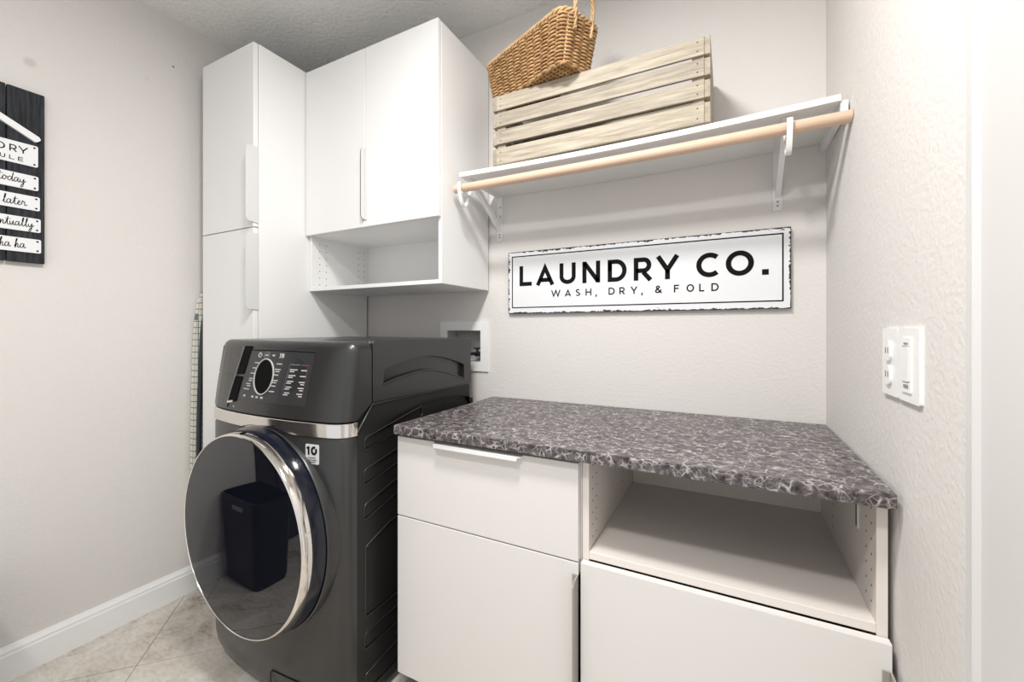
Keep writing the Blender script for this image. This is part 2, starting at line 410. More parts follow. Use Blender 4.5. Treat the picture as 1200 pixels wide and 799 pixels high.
# ------------------------------------------------------------------ the room
XL, XR, ZC = -2.232, 0.2835, 2.620
YF = -3.30
wy = lambda u, v, t: Vector((u, t, v))        # plates in a wall parallel to x-z; t runs along y
bm = bmesh.new()
prism(bm, [(XL - .1, -.05), (XR + .1, -.05), (XR + .1, ZC + .05), (XL - .1, ZC + .05)], wy, 0.12, 0.0,
      [[(-1.228, 1.062), (-1.031, 1.062), (-1.031, 1.216), (-1.228, 1.216)]])
struct(obj('wall_back', bm, 'wall'))
DY0, DY1 = -1.52, -2.36                        # opening for the door added in the left wall, out of view
bm = bmesh.new(); wx = lambda u, v, t: Vector((t, u, v))
prism(bm, [(0, -.05), (0, ZC + .05), (YF, ZC + .05), (YF, -.05), (DY1, -.05), (DY1, 2.05), (DY0, 2.05), (DY0, -.05)], wx, XL - .1, XL)
struct(obj('wall_left', bm, 'wall_left'))
def wr(y): return .2805 - .0146 * y           # the right wall is slightly out of square
bm = bmesh.new()
prism(bm, [(.02, -.05), (.02, ZC + .05), (YF, ZC + .05), (YF, -.05), (-1.90, -.05), (-1.90, 2.05), (-1.03, 2.05), (-1.03, -.05)], lambda u, v, t: Vector((wr(u) + t, u, v)), 0, .1)  # doorway opening added out of view to let light in from the right
struct(obj('wall_right', bm, 'wall'))
struct(obj('ceiling', B(XL - .1, XR + .1, YF, .12, ZC, ZC + .06), 'ceiling'))
# unseen door and trim, added to give the reflections a dark area
d1 = struct(obj('unseen_door', B(XL - .06, XL - .02, DY1 + .01, DY0 - .01, 0.005, 2.045), 'door_wood'))
for (z0, z1) in ((.15, .95), (1.10, 1.90)):
    obj('panel', B(XL - .02, XL - .008, DY1 + .13, DY0 - .13, z0, z1, .008), 'door_wood', d1)
bm = bmesh.new()
tube(bm, [(XL - .02, DY0 - .07, 1.0), (XL + .05, DY0 - .07, 1.0)], .012, 12); 
bmesh.ops.create_uvsphere(bm, u_segments=16, v_segments=10, radius=.028, matrix=Matrix.Translation((XL + .055, DY0 - .07, 1.0)))
obj('door_knob', bm, 'chrome', d1, 40)
bm = bmesh.new()
box(bm, XL - .002, XL + .016, DY0, DY0 + .03, 0, 2.11, .003); box(bm, XL - .002, XL + .016, DY1 - .06, DY1, 0, 2.11, .003)
box(bm, XL - .002, XL + .016, DY1 - .001, DY0 + .001, 2.05, 2.11, .003)
struct(obj('unseen_door_trim', bm, 'door_wood'))

# floor: diagonal stone tiles laid on grout
fl = struct(obj('floor', B(XL - .1, XR + .12, YF, .12, -.05, -.003), 'grout'))
T = 0.458; a45 = math.radians(-43.5)
e1 = Vector((math.cos(a45), math.sin(a45))); e2 = Vector((-e1.y, e1.x)); o0 = Vector((-1.907, -0.959))
def clip(poly, ax, val, keep_greater):
    out = []
    for i in range(len(poly)):
        p, q = poly[i], poly[(i + 1) % len(poly)]
        ip = (p[ax] >= val) == keep_greater; iq = (q[ax] >= val) == keep_greater
        if ip: out.append(p)
        if ip != iq:
            t = (val - p[ax]) / (q[ax] - p[ax]); out.append(p + (q - p) * t)
    return out
for i in range(-8, 9):
    for j in range(-8, 9):
        c0 = o0 + e1 * (i * T) + e2 * (j * T); g = 0.0018
        q = [c0 + e1 * g + e2 * g, c0 + e1 * (T - g) + e2 * g, c0 + e1 * (T - g) + e2 * (T - g), c0 + e1 * g + e2 * (T - g)]
        for ax, val, k in ((0, XL, True), (0, XR + .07, False), (1, YF, True), (1, 0.0, False)):
            if q: q = clip(q, ax, val, k)
        if len(q) < 3: continue
        if abs(sum(q[n].x * q[n - 1].y - q[n - 1].x * q[n].y for n in range(len(q)))) < 2e-3: continue
        bm = bmesh.new(); dz = random.uniform(-.0004, .0004)
        top = [bm.verts.new((p.x, p.y, dz)) for p in q]; bot = [bm.verts.new((p.x, p.y, -.004)) for p in q]
        bm.faces.new(top); bm.faces.new(bot[::-1])
        for n in range(len(q)): bm.faces.new((top[n], top[n - 1], bot[n - 1], bot[n]))
        obj('tile', bm, 'tile', fl)

# baseboards with a stepped cap
def base_prof(t): return [(0, 0), (.016, 0), (.016, .088), (.013, .094), (.013, .102), (.007, .112), (.004, .119), (0, .119)]
def baseboard(name, fn, a, c):
    bm = bmesh.new(); pr = base_prof(0)
    A = [bm.verts.new(fn(d, a, z)) for d, z in pr]; D = [bm.verts.new(fn(d, c, z)) for d, z in pr]
    bm.faces.new(A); bm.faces.new(D[::-1])
    for i in range(len(pr)): bm.faces.new((A[i], A[i - 1], D[i - 1], D[i]))
    return struct(obj(name, bm, 'trim'))
baseboard('baseboard_left', lambda d, s, z: (XL + d, s, z), 0, DY0 + .03)
baseboard('baseboard_back', lambda d, s, z: (s, -d, z), XL + .016, XR - .016)
baseboard('baseboard_right', lambda d, s, z: (wr(s) - d, s, z), -.66, -.912)
# casing at the right edge of the picture: a raised outer bead, then a flat board
bm = bmesh.new(); pr = [(-.909, 0), (-.911, .010), (-.918, .017), (-.933, .017), (-.940, .011), (-1.025, .009), (-1.03, 0)]
A = [bm.verts.new((wr(y) - d, y, 0)) for y, d in pr]; D = [bm.verts.new((wr(y) - d, y, 2.11)) for y, d in pr]
bm.faces.new(A); bm.faces.new(D[::-1])
for i in range(len(pr)): bm.faces.new((A[i], A[i - 1], D[i - 1], D[i]))
struct(obj('trim_1', bm, 'casing'))

# ------------------------------------------------------------------ cabinets
def pull_v(x, yd, z0, z1, parent, depth=.030, th=.004, sx=1, m='pull'):
    """Edge pull standing out from a door's vertical edge at x (a thin lip with tapered ends and a foot on the door)."""
    bm = bmesh.new()
    prof = [(yd + .018, z0), (yd - depth + .008, z0 + .004), (yd - depth, z0 + .016), (yd - depth, z1 - .016), (yd - depth + .008, z1 - .004), (yd + .018, z1)]
    prism(bm, prof, lambda u, v, t: Vector((t, u, v)), x, x + th * sx)
    box(bm, min(x, x - .012 * sx), max(x, x - .012 * sx), yd - .003, yd, z0, z1, .0008, 1)
    return obj('handle', bm, m, parent)
def pull_h(x0, x1, yd, z, parent):
    bm = bmesh.new()
    prof = [(x0, yd + .012), (x0 + .004, yd - .016), (x0 + .016, yd - .024), (x1 - .016, yd - .024), (x1 - .004, yd - .016), (x1, yd + .012)]
    prism(bm, prof, lambda u, v, t: Vector((u, v, t)), z - .004, z)
    box(bm, x0 + .012, x1 - .012, yd - .024, yd - .020, z - .013, z - .002, .0015, 2)
    return obj('handle', bm, 'trim', parent, 40)
def pins(parent, x, ys, z0, z1, step, sx):
    bm = bmesh.new(); z = z0
    while z < z1:
        for y in ys:
            cyl(bm, (x - .002 * sx, y, z), (x + .0004 * sx, y, z), .0025, 8)
        z += step
    o = obj('shelf_pin_holes', bm, 'dot', parent); o['kind'] = 'stuff'; return o

# tall cabinet
tc_ = thing('tall_cabinet', 'tall white flat-front cabinet with two stacked doors in the back left corner', 'cabinet', (-1.95, -.30, 0))
x0, x1, yf = -2.143, -1.760, -.605
obj('side_panel', B(x1 - .018, x1, yf, -.010, .09, 2.421, .0008, 1), 'cab', tc_)
obj('side_panel', B(x0, x0 + .018, yf, -.010, .09, 2.421, .0008, 1), 'cab', tc_)
obj('top_panel', B(x0 + .018, x1 - .018, yf, -.010, 2.403, 2.421), 'cab', tc_); obj('bottom_panel', B(x0 + .018, x1 - .018, yf, -.010, .09, .108), 'cab', tc_)
obj('shelf', B(x0 + .018, x1 - .018, yf + .01, -.010, 1.632, 1.650), 'cab', tc_)
obj('back_panel', B(x0 + .018, x1 - .018, -.016, -.010, .108, 2.403), 'cab', tc_)
for z in (0,):
    for xx in (x0 + .05, x1 - .05):
        for yy in (yf + .06, -.07): obj('leg', cyl(bmesh.new(), (xx, yy, 0), (xx, yy, .092), .018), 'black', tc_)
dU = obj('door', B(x0 - .001, x1, yf - .022, yf - .002, 1.6485, 2.419, .0012, 1), 'cab', tc_)
dL = obj('door', B(x0 - .001, x1, yf - .022, yf - .002, .095, 1.6445, .0012, 1), 'cab', tc_)
pull_v(x1 + .0002, yf - .022, 1.664, 1.984, dU, .034)
pull_v(x1 + .0002, yf - .022, 1.300, 1.622, dL, .034)

# wall cabinet over the washer
wc = thing('wall_cabinet', 'white wall cabinet with two doors above an open niche, hung over the washing machine', 'cabinet', (-1.37, 0, 1.395))
x0, x1, yf, z0, z1 = -1.7585, -.990, -.3645, 1.398, 2.414
def side(x, a):
    return B(a, a + .016, yf, -.010, z0, z1, .0008, 1)
obj('side_panel', side(0, x0), 'cab', wc); obj('side_panel', side(0, x1 - .016), 'cab', wc)
obj('bottom_panel', B(x0 + .016, x1 - .016, yf, -.010, z0, z0 + .016, .0006, 1), 'cab', wc)
obj('top_panel', B(x0 + .016, x1 - .016, yf, -.010, z1 - .016, z1), 'cab', wc)
obj('shelf', B(x0 + .016, x1 - .016, yf + .002, -.016, 1.656, 1.672), 'cab', wc)
obj('back_panel', B(x0 + .016, x1 - .016, -.018, -.010, z0 + .016, z1 - .016), 'cab', wc)
dl = obj('door', B(x0 + .002, -1.3765, yf - .022, yf - .002, 1.655, 2.416, .0012, 1), 'cab', wc)
dr = obj('door', B(-1.3735, x1 - .001, yf - .022, yf - .002, 1.655, 2.416, .0012, 1), 'cab', wc)
pull_v(-1.3785, yf - .022, 1.683, 1.988, dl, .024)
pull_v(-1.3735, yf - .022, 1.683, 1.988, dr, .024, .004, -1)
pins(wc, x0 + .016, (-.322, -.285, -.085, -.048), 1.432, 1.65, .032, 1)

# base cabinets and worktop
def base(name, label, x0, x1, inside='base_front'):
    t = thing(name, label, 'cabinet', ((x0 + x1) / 2, -.31, 0))
    yf = -.608
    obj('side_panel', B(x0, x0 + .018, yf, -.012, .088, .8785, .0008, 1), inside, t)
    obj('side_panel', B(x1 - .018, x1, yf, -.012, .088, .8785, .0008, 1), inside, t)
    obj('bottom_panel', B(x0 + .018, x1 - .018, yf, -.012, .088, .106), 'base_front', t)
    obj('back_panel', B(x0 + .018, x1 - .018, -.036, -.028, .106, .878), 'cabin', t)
    for xx in (x0 + .06, x1 - .06):
        for yy in (yf + .06, -.09): obj('leg', cyl(bmesh.new(), (xx, yy, 0), (xx, yy, .09), .020), 'black', t)
    return t
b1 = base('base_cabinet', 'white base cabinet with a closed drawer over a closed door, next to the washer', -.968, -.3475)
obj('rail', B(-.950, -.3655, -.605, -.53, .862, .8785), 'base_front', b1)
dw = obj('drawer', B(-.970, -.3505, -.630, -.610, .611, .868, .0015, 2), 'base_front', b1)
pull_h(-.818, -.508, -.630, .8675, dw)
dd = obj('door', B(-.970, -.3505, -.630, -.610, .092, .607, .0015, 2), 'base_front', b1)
pull_v(-.3545, -.630, .094, .578, dd, .038, m='pull_shaded')
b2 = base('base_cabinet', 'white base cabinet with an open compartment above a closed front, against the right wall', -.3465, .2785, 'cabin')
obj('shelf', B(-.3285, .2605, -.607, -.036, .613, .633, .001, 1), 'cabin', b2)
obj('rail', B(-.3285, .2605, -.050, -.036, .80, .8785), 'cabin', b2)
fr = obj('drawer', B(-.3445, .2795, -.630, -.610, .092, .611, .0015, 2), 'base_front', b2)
pull_v(.2755, -.630, .094, .560, fr, .030, m='pull_shaded')
pins(b2, -.3285, (-.575, -.538, -.21), .660, .868, .032, 1)
pins(b2, .2605, (-.575, -.538, -.21), .660, .868, .032, -1)
bm = bmesh.new(); box(bm, .256, .2605, -.487, -.470, .770, .876, .001, 1)
br = obj('runner_bracket', bm, 'pull', b2)
obj('slot', B(.2553, .2562, -.483, -.476, .776, .875), 'dot', br)

wt = obj('worktop', B(-.965, .2800, -.655, -.004, .880, .9095, .0025, 2), 'worktop', origin=(-.34, -.33, .88))
tag(wt, 'dark grey worktop with white veining lying across the two base cabinets', 'worktop')

# ------------------------------------------------------------------ washing machine
WX = -1.387
washer = thing('washing_machine', 'dark graphite front-loading washing machine with a round chrome-rimmed door', 'washing machine', (WX, -.44, 0))
half = [(.3575, -.745), (.3555, -.762), (.349, -.778), (.338, -.790), (.322, -.799), (.295, -.807), (.25, -.815), (.17, -.825), (.085, -.831), (0, -.833)]
plan = half + [(-x, y) for x, y in half[-2::-1]]
plan = [(p.x, p.y) for p in catmull([(x, y, 0) for x, y in plan], 3)]
def front_y(dx):
    a = abs(dx)
    for (xa, ya), (xb, yb) in zip(half, half[1:]):
        if xb <= a <= xa: return ya + (yb - ya) * (xa - a) / (xa - xb)
    return half[0][1]
# cabinet body and its embossed side sheets
obj('body', B(WX - .350, WX + .350, -.748, -.105, .030, 1.0), 'graphite_side', washer)
def para(ya, yb, za, zb, rise, r):   # slanted slot: y from ya to yb, lower/upper z at ya, rising towards the wall
    return round_poly([(ya, za), (ya, zb), (yb, zb + rise), (yb, za + rise)], r)
holes = [para(-.715, -.43, .832, .872, .060, .014), para(-.717, -.43, .722, .772, .060, .014), para(-.717, -.43, .610, .660, .075, .014),
         round_poly([(-.711, .300), (-.711, .525), (-.60, .565), (-.43, .565), (-.43, .300)], .012),
         round_poly([(-.715, .198), (-.715, .250), (-.43, .262), (-.43, .198)], .012),
         round_poly([(-.711, .06), (-.711, .118), (-.43, .150), (-.43, .06)], .012)]
arch2 = [(y, .895 + .040 * (1 - ((y + .34) / .27) ** 2)) for y in [-.60 + .52 * i / 12 for i in range(13)]]
holes.append([(y, z - .010) for y, z in arch2] + [(y, z + .012) for y, z in arch2[::-1]])
side_out = [(-.745, .032), (-.745, .896), (-.681, .978), (-.108, .978), (-.108, .032)]
sheet = obj('side_sheet', prism(bmesh.new(), side_out, lambda u, v, t: Vector((t, u, v)), WX + .349, WX + .3565, holes), 'graphite_side', washer)
slots = [holes[i] for i in range(6)]
for hp in slots:                                   # a raised pad inside each embossed slot
    cx = sum(p[0] for p in hp) / len(hp); cz = sum(p[1] for p in hp) / len(hp)
    sy = max(abs(p[0] - cx) for p in hp); sz = max(abs(p[1] - cz) for p in hp)
    ip = [(cx + (p[0] - cx) * (1 - .006 / sy), cz + (p[1] - cz) * (1 - .006 / sz)) for p in hp]
    obj('embossed_pad', prism(bmesh.new(), ip, lambda u, v, t: Vector((t, u, v)), WX + .349, WX + .3545), 'graphite_side', sheet)
for hp in slots:
    cx = sum(p[0] for p in hp) / len(hp); cz = sum(p[1] for p in hp) / len(hp)
    bm = bmesh.new(); tube(bm, [(WX + .3568, y, z) for y, z in hp], .0022, 6, True); obj('slot_glint', bm, 'graphite', sheet, 60)  # lighter beads added as the highlights along the slot edges
bm = bmesh.new(); tube(bm, [(WX + .3575, -.747, .893), (WX + .3575, -.682, .976), (WX + .3575, -.108, .979)], .0028, 8); obj('seam_glint', bm, 'graphite', washer, 60)  # lighter bead added as the highlight along the seam
obj('side_sheet', prism(bmesh.new(), side_out, lambda u, v, t: Vector((t, u, v)), WX - .349, WX - .3565), 'graphite_side', washer)
# top housing with the arched recess in its side
th = obj('top_housing', B(WX - .3525, WX + .3460, -.683, -.10, .982, 1.181, .010, 3), 'graphite', washer, 35)
ys = [-.634 + (.634 - .154) * i / 22 for i in range(23)]
fa = lambda y: (y + .394) / .24
upper = [(y, 1.084 + .034 * (1 - fa(y) ** 2) - (.044 if False else 0) - .018 * max(0, (y + .394) / .24)) for y in ys]
lower = [(y, 1.033 + .028 * (1 - fa(y) ** 2) - .032 * max(0, (y + .394) / .24)) for y in ys]
hole = round_poly(upper + lower[::-1], .008, 3)
outer = round_poly([(-.6815, .982), (-.6815, 1.172), (-.6715, 1.180), (-.112, 1.180), (-.102, 1.170), (-.102, .982)], .002, 2)
obj('side_cover', prism(bmesh.new(), outer, lambda u, v, t: Vector((t, u, v)), WX + .3440, WX + .3595, [hole]), 'graphite', th, 30)
obj('side_cover', prism(bmesh.new(), outer, lambda u, v, t: Vector((t, u, v)), WX - .3475, WX - .3595), 'graphite', th, 30)
bm = bmesh.new(); tube(bm, [(WX + .3575, y, z + .0015) for y, z in lower], .0042, 8); obj('recess_glint', bm, 'graphite', th, 60)  # bead added to give the recess a highlight along its lower edge
# lower front panel, gently bowed, with a tucked-in foot
def loft(rows, close_top=False, close_bot=False):
    bm = bmesh.new(); R = [[bm.verts.new(p) for p in row] for row in rows]
    for A, D in zip(R, R[1:]):
        for j in range(len(A) - 1): bm.faces.new((A[j], A[j + 1], D[j + 1], D[j]))
    if close_top: bm.faces.new(R[-1])
    if close_bot: bm.faces.new(R[0][::-1])
    return bm
def plan_in(d):
    """The front outline moved inward by d."""
    out = []
    for i, (x, y) in enumerate(plan):
        a = plan[max(i - 1, 0)]; c = plan[min(i + 1, len(plan) - 1)]
        t = Vector((c[0] - a[0], c[1] - a[1])).normalized(); n = Vector((t.y, -t.x))   # inward
        if n.y < 0: n = -n
        if i in (0, len(plan) - 1): n = Vector((-1 if x > 0 else 1, 0))
        out.append((x + n.x * d, y + n.y * d))
    return out
rows = []
for z, d in ((.022, .030), (.035, .018), (.06, .008), (.10, .002), (.16, 0), (.4, 0), (.65, 0), (.875, 0), (.8835, .004)):
    rows.append([(WX + x, y, z) for x, y in plan_in(d)])
fp = obj('front_panel', loft(rows, True, True), 'graphite', washer, 50)
# drain access hatch low on the front
hx0, hx1, hz0, hz1 = WX + .10, WX + .235, .045, .155
def on_front(dx, z, off): return Vector((WX + dx, front_y(dx) - off, z))
bm = bmesh.new()
ribbon(bm, rrect(.062, .20, .04, .112, .012), .0012, lambda u, v, t: on_front(u, v, t), 0, .0012, True)
obj('filter_hatch', bm, 'black', washer)
# chrome band
rows = []
for z, d in ((.884, .003), (.888, -.002), (.908, -.0025), (.928, -.002), (.932, .003)):
    rows.append([(WX + x, y, z) for x, y in plan_in(d)])
obj('chrome_band', loft(rows, True, True), 'chrome', washer, 40)
# control console: leans back and rolls over into the top
def lean(z): return max(0.0, min(1.0, (z - .932) / .225)) ** 1.15 * .042
def console_pt(x, y, z):
    s = max(0.0, (-.685 - y) / .148)
    return (WX + x, y + lean(z) * s, z)
def console_row(z, d, straight):
    pl = plan_in(d); xs = pl[0][0]
    row = [(xs, -.685)] + [(xs, -.715)] + pl + [(-xs, -.715), (-xs, -.685)]
    out = []
    for x, y in row:
        zz = z
        if straight: zz = z + max(0, min(1, (y + .749) / .066)) * .046 if y > -.749 else z
        out.append(console_pt(x, y, zz))
    return out
rows = [console_row(.9335, .006, True), console_row(.9345, 0, True), console_row(.985, 0, False), console_row(1.03, 0, False), console_row(1.08, 0, False), console_row(1.12, 0, False), console_row(1.147, 0, False)]
for i in range(1, 7):
    a = math.radians(15 * i); r = .034
    rows.append(console_row(1.147 + r * math.sin(a), r * (1 - math.cos(a)), False))
con = obj('console', loft(rows, True, True), 'graphite', washer, 50)
def on_console(x, z, off):        # world x, z on the console's face, lifted by off
    dx = x - WX; y = front_y(dx); s = max(0.0, (-.685 - y) / .148)
    return Vector((x, y + lean(z) * s - off, z))
def con_patch(name, poly, off, material, parent=None, holes=()):
    # densify so that the patch follows the bowed face
    us = [p[0] for p in poly]; vs = [p[1] for p in poly]
    bm = bmesh.new(); tmp = []
    def dens(loop):
        out = []
        for i in range(len(loop)):
            p, q = Vector(loop[i]), Vector(loop[(i + 1) % len(loop)]); n = max(1, int((q - p).length / .03))
            for j in range(n): out.append(tuple(p + (q - p) * (j / n)))
        return out
    prism(bm, dens(poly), lambda u, v, t: on_console(u, v, t), 0, off, [dens(h) for h in holes])
    return obj(name, bm, material, parent or con)
con_patch('control_panel', round_poly([(-1.496, 1.153), (-1.172, 1.151), (-1.178, .976), (-1.510, .978)], .006), .0012, 'console_black')
bm = bmesh.new(); ribbon(bm, [(-1.496, 1.146), (-1.40, 1.147), (-1.28, 1.147), (-1.172, 1.145)], .0014, on_console, 0, .0022); obj('panel_groove', bm, 'black', con)
dial = con_patch('dial', arc(-1.394, 1.060, .048, .056, 0, 345, 23), .0022, 'black')
bm = bmesh.new(); ribbon(bm, arc(-1.394, 1.060, .0505, .0585, 0, 360, 48), .0016, on_console, .001, .0045); obj('dial_ring', bm, 'mark', dial)
# detergent and lint drawers at the left, with their two slanted black grips
for nm, p in (('drawer', [(-1.715, 1.060), (-1.712, 1.158), (-1.542, 1.158), (-1.563, 1.060)]), ('drawer', [(-1.716, .942), (-1.715, 1.056), (-1.565, 1.056), (-1.592, .942)])):
    con_patch(nm, round_poly(p, .003, 2), .0030, 'graphite')
con_patch('drawer_grip', round_poly([(-1.539, 1.160), (-1.492, 1.160), (-1.516, 1.061), (-1.560, 1.060)], .006, 3), .0036, 'black')
con_patch('drawer_grip', round_poly([(-1.563, 1.053), (-1.518, 1.054), (-1.535, .967), (-1.587, .963)], .006, 3), .0036, 'black')
bm = bmesh.new(); ribbon(bm, [(-1.585, .962), (-1.545, .968)], .0035, on_console, .002, .008); obj('grip_lip', bm, 'chrome', con)
bm = bmesh.new(); ribbon(bm, [(-1.541, 1.158), (-1.563, 1.060), (-1.590, .962)], .0010, on_console, .002, .006); obj('drawer_edge', bm, 'mark_dim', con)
# printed marks: cycle names round the dial, option columns, buttons
bm = bmesh.new(); dim = bmesh.new(); R2 = random.Random(3)
def dash(b, x, z, l, hw=.0016): ribbon(b, [(x - l / 2, z), (x + l / 2, z)], hw, on_console, .001, .0021)
for i in range(6):
    z = 1.104 - i * .018
    dash(bm, -1.447 - .0055 * i - .006 * (i > 3), z, .026 + R2.uniform(-.006, .006))
    if i in (3, 4): dash(bm, -1.449 - .0055 * i, z - .007, .020)
    dash(bm, -1.325 - .003 * i, z, .026 + R2.uniform(-.006, .006))
    if i in (1, 3): dash(bm, -1.325 - .003 * i, z - .007, .020)
for i in range(5):
    z = 1.088 - i * .0185
    dash(bm, -1.252 - .0035 * i, z, .034 - .003 * i); dash(bm, -1.258 - .0035 * i, z - .006, .020)
    dash(bm, -1.205 - .001 * i, z - .001, .024); 
    if i > 1: dash(bm, -1.202 - .001 * i, z - .008, .014)
for x in (-1.486, -1.437, -1.412, -1.386): dash(bm, x, .991, .012, .003)
# power ring, two arrows, start symbol
ribbon(bm, arc(-1.437, 1.131, .0085, .0075, 70, 410, 20), .0014, on_console, .001, .0021)
ribbon(bm, [(-1.437, 1.131), (-1.437, 1.140)], .0012, on_console, .001, .0021)
dash(bm, -1.399, 1.131, .014, .0025); dash(bm, -1.362, 1.131, .012, .0025)
for q in (-1.330, -1.320): ribbon(bm, [(q, 1.138), (q + .006, 1.131), (q, 1.124)], .002, on_console, .001, .0021)
ribbon(bm, [(-1.311, 1.138), (-1.311, 1.124)], .0018, on_console, .001, .0021)
ribbon(dim, arc(-1.399, 1.131, .015, .0105, 0, 360, 24), .0009, on_console, .001, .0019)
dash(dim, -1.668, 1.066, .030, .0016); dash(dim, -1.690, .947, .032, .0016); dash(dim, -1.640, 1.150, .020, .0030); dash(bm, -1.545, .949, .007, .002)
obj('control_print', bm, 'mark', con)['kind'] = 'stuff'; obj('drawer_print', dim, 'mark_dim', con)['kind'] = 'stuff'
bm = bmesh.new(); dash(bm, -1.248, 1.104, .040, .0014); ribbon(bm, [(-1.272, 1.108), (-1.286, 1.02)], .0004, on_console, .001, .002); obj('option_rule', bm, 'mark_blue', con)
bm = bmesh.new(); dash(bm, -1.205, 1.103, .028, .0016); ribbon(bm, [(-1.188, 1.108), (-1.198, 1.000)], .0004, on_console, .001, .002); obj('option_rule', bm, 'mark_red', con)
# service badge stuck on the front, reading 10
def on_badge(x, z, off): return on_front(x - WX, z, off)
bd = obj('badge', prism(bmesh.new(), rrect(-1.170, -1.118, .803, .864, .004), on_badge, -.004, .0012), 'sticker', washer)
bm = bmesh.new()
letter(bm, '1', -1.166, -1.153, .831, .857, .0032, on_badge, .001, .002); letter(bm, '0', -1.150, -1.123, .831, .858, .0034, on_badge, .001, .002)
for z, l in ((.822, .030), (.815, .036), (.809, .024)): ribbon(bm, [(-1.144 - l / 2, z), (-1.144 + l / 2, z)], .0008, on_badge, .001, .002)
obj('badge_print', bm, 'ink', bd)
# door: dished moulding in the panel, black seal, chrome ring, smoked glass
DZ = .565
door = obj('door', lathe_y(bmesh.new(), WX, DZ, [(.318, -.815), (.3315, -.815), (.3310, -.850), (.3265, -.874), (.3180, -.876), (.318, -.815)]), 'navy', washer, 40)
obj('door_moulding', lathe_y(bmesh.new(), WX, DZ, [(.333, -.79), (.3335, -.834), (.3345, -.8355), (.3365, -.835), (.3385, -.831), (.340, -.79)]), 'graphite', washer, 50)
obj('door_ring', lathe_y(bmesh.new(), WX, DZ, [(.300, -.874), (.3225, -.874), (.3235, -.877), (.3200, -.897), (.3175, -.9035), (.3135, -.9050), (.3125, -.9035), (.3115, -.880)], 128), 'chrome', door, 50)
obj('door_glass', lathe_y(bmesh.new(), WX, DZ, [(0, -.9035), (.15, -.9035), (.28, -.9033), (.3120, -.9025), (.3120, -.885), (0, -.885)], 96), 'glass', door, 40)
bm = bmesh.new(); aa = math.radians(62); cdir = Vector((math.cos(aa), 0, math.sin(aa)))
box(bm, -.0035, .0035, -.896, -.876, .3185, .3245); bmesh.ops.rotate(bm, verts=bm.verts[:], cent=(0, 0, 0), matrix=Matrix.Rotation(math.radians(-2), 3, 'Y'))
bmesh.ops.rotate(bm, verts=bm.verts[:], cent=(0, 0, 0), matrix=Matrix.Rotation(math.radians(3), 3, 'Y')); bmesh.ops.translate(bm, verts=bm.verts[:], vec=(WX, 0, DZ))
obj('latch_slot', bm, 'black', door)
for sx in (-.30, .30):
    for y in (-.70, -.16): obj('foot', cyl(bmesh.new(), (WX + sx, y, 0), (WX + sx, y, .032), .022), 'black', washer)

# ------------------------------------------------------------------ washer outlet box in the back wall
ob = thing('washer_outlet_box', 'white recessed water outlet box in the back wall behind the washing machine', 'outlet box', (-1.13, 0, 1.14))
obj('frame', prism(bmesh.new(), [(-1.266, 1.022), (-.994, 1.022), (-.994, 1.256), (-1.266, 1.256)], wy, 0.0, -.008, [[(-1.225, 1.066), (-1.034, 1.066), (-1.034, 1.213), (-1.225, 1.213)]]), 'plastic', ob)
bm = bmesh.new()
bx = [(-1.227, 1.063), (-1.032, 1.063), (-1.032, 1.215), (-1.227, 1.215)]; ix = [(-1.225, 1.066), (-1.034, 1.066), (-1.034, 1.213), (-1.225, 1.213)]
prism(bm, bx, wy, .085, -.001, [ix]); box(bm, -1.227, -1.032, .078, .085, 1.063, 1.215)
obj('recess', bm, 'box_grey', ob)
bm = bmesh.new(); cyl(bm, (-1.075, .078, 1.10), (-1.075, .02, 1.10), .012, 14); cyl(bm, (-1.075, .03, 1.10), (-1.075, .03, 1.128), .006, 10); box(bm, -1.092, -1.058, .024, .036, 1.124, 1.131, .002)
obj('valve', bm, 'hose', ob, 40)
bm = bmesh.new(); tube(bm, [Vector(p) for p in catmull([(-1.075, .022, 1.10), (-1.078, -.02, 1.103), (-1.090, -.06, 1.085), (-1.11, -.075, 1.03), (-1.12, -.06, .90)], 6)], .008, 10)
obj('hose', bm, 'hose', ob, 60)

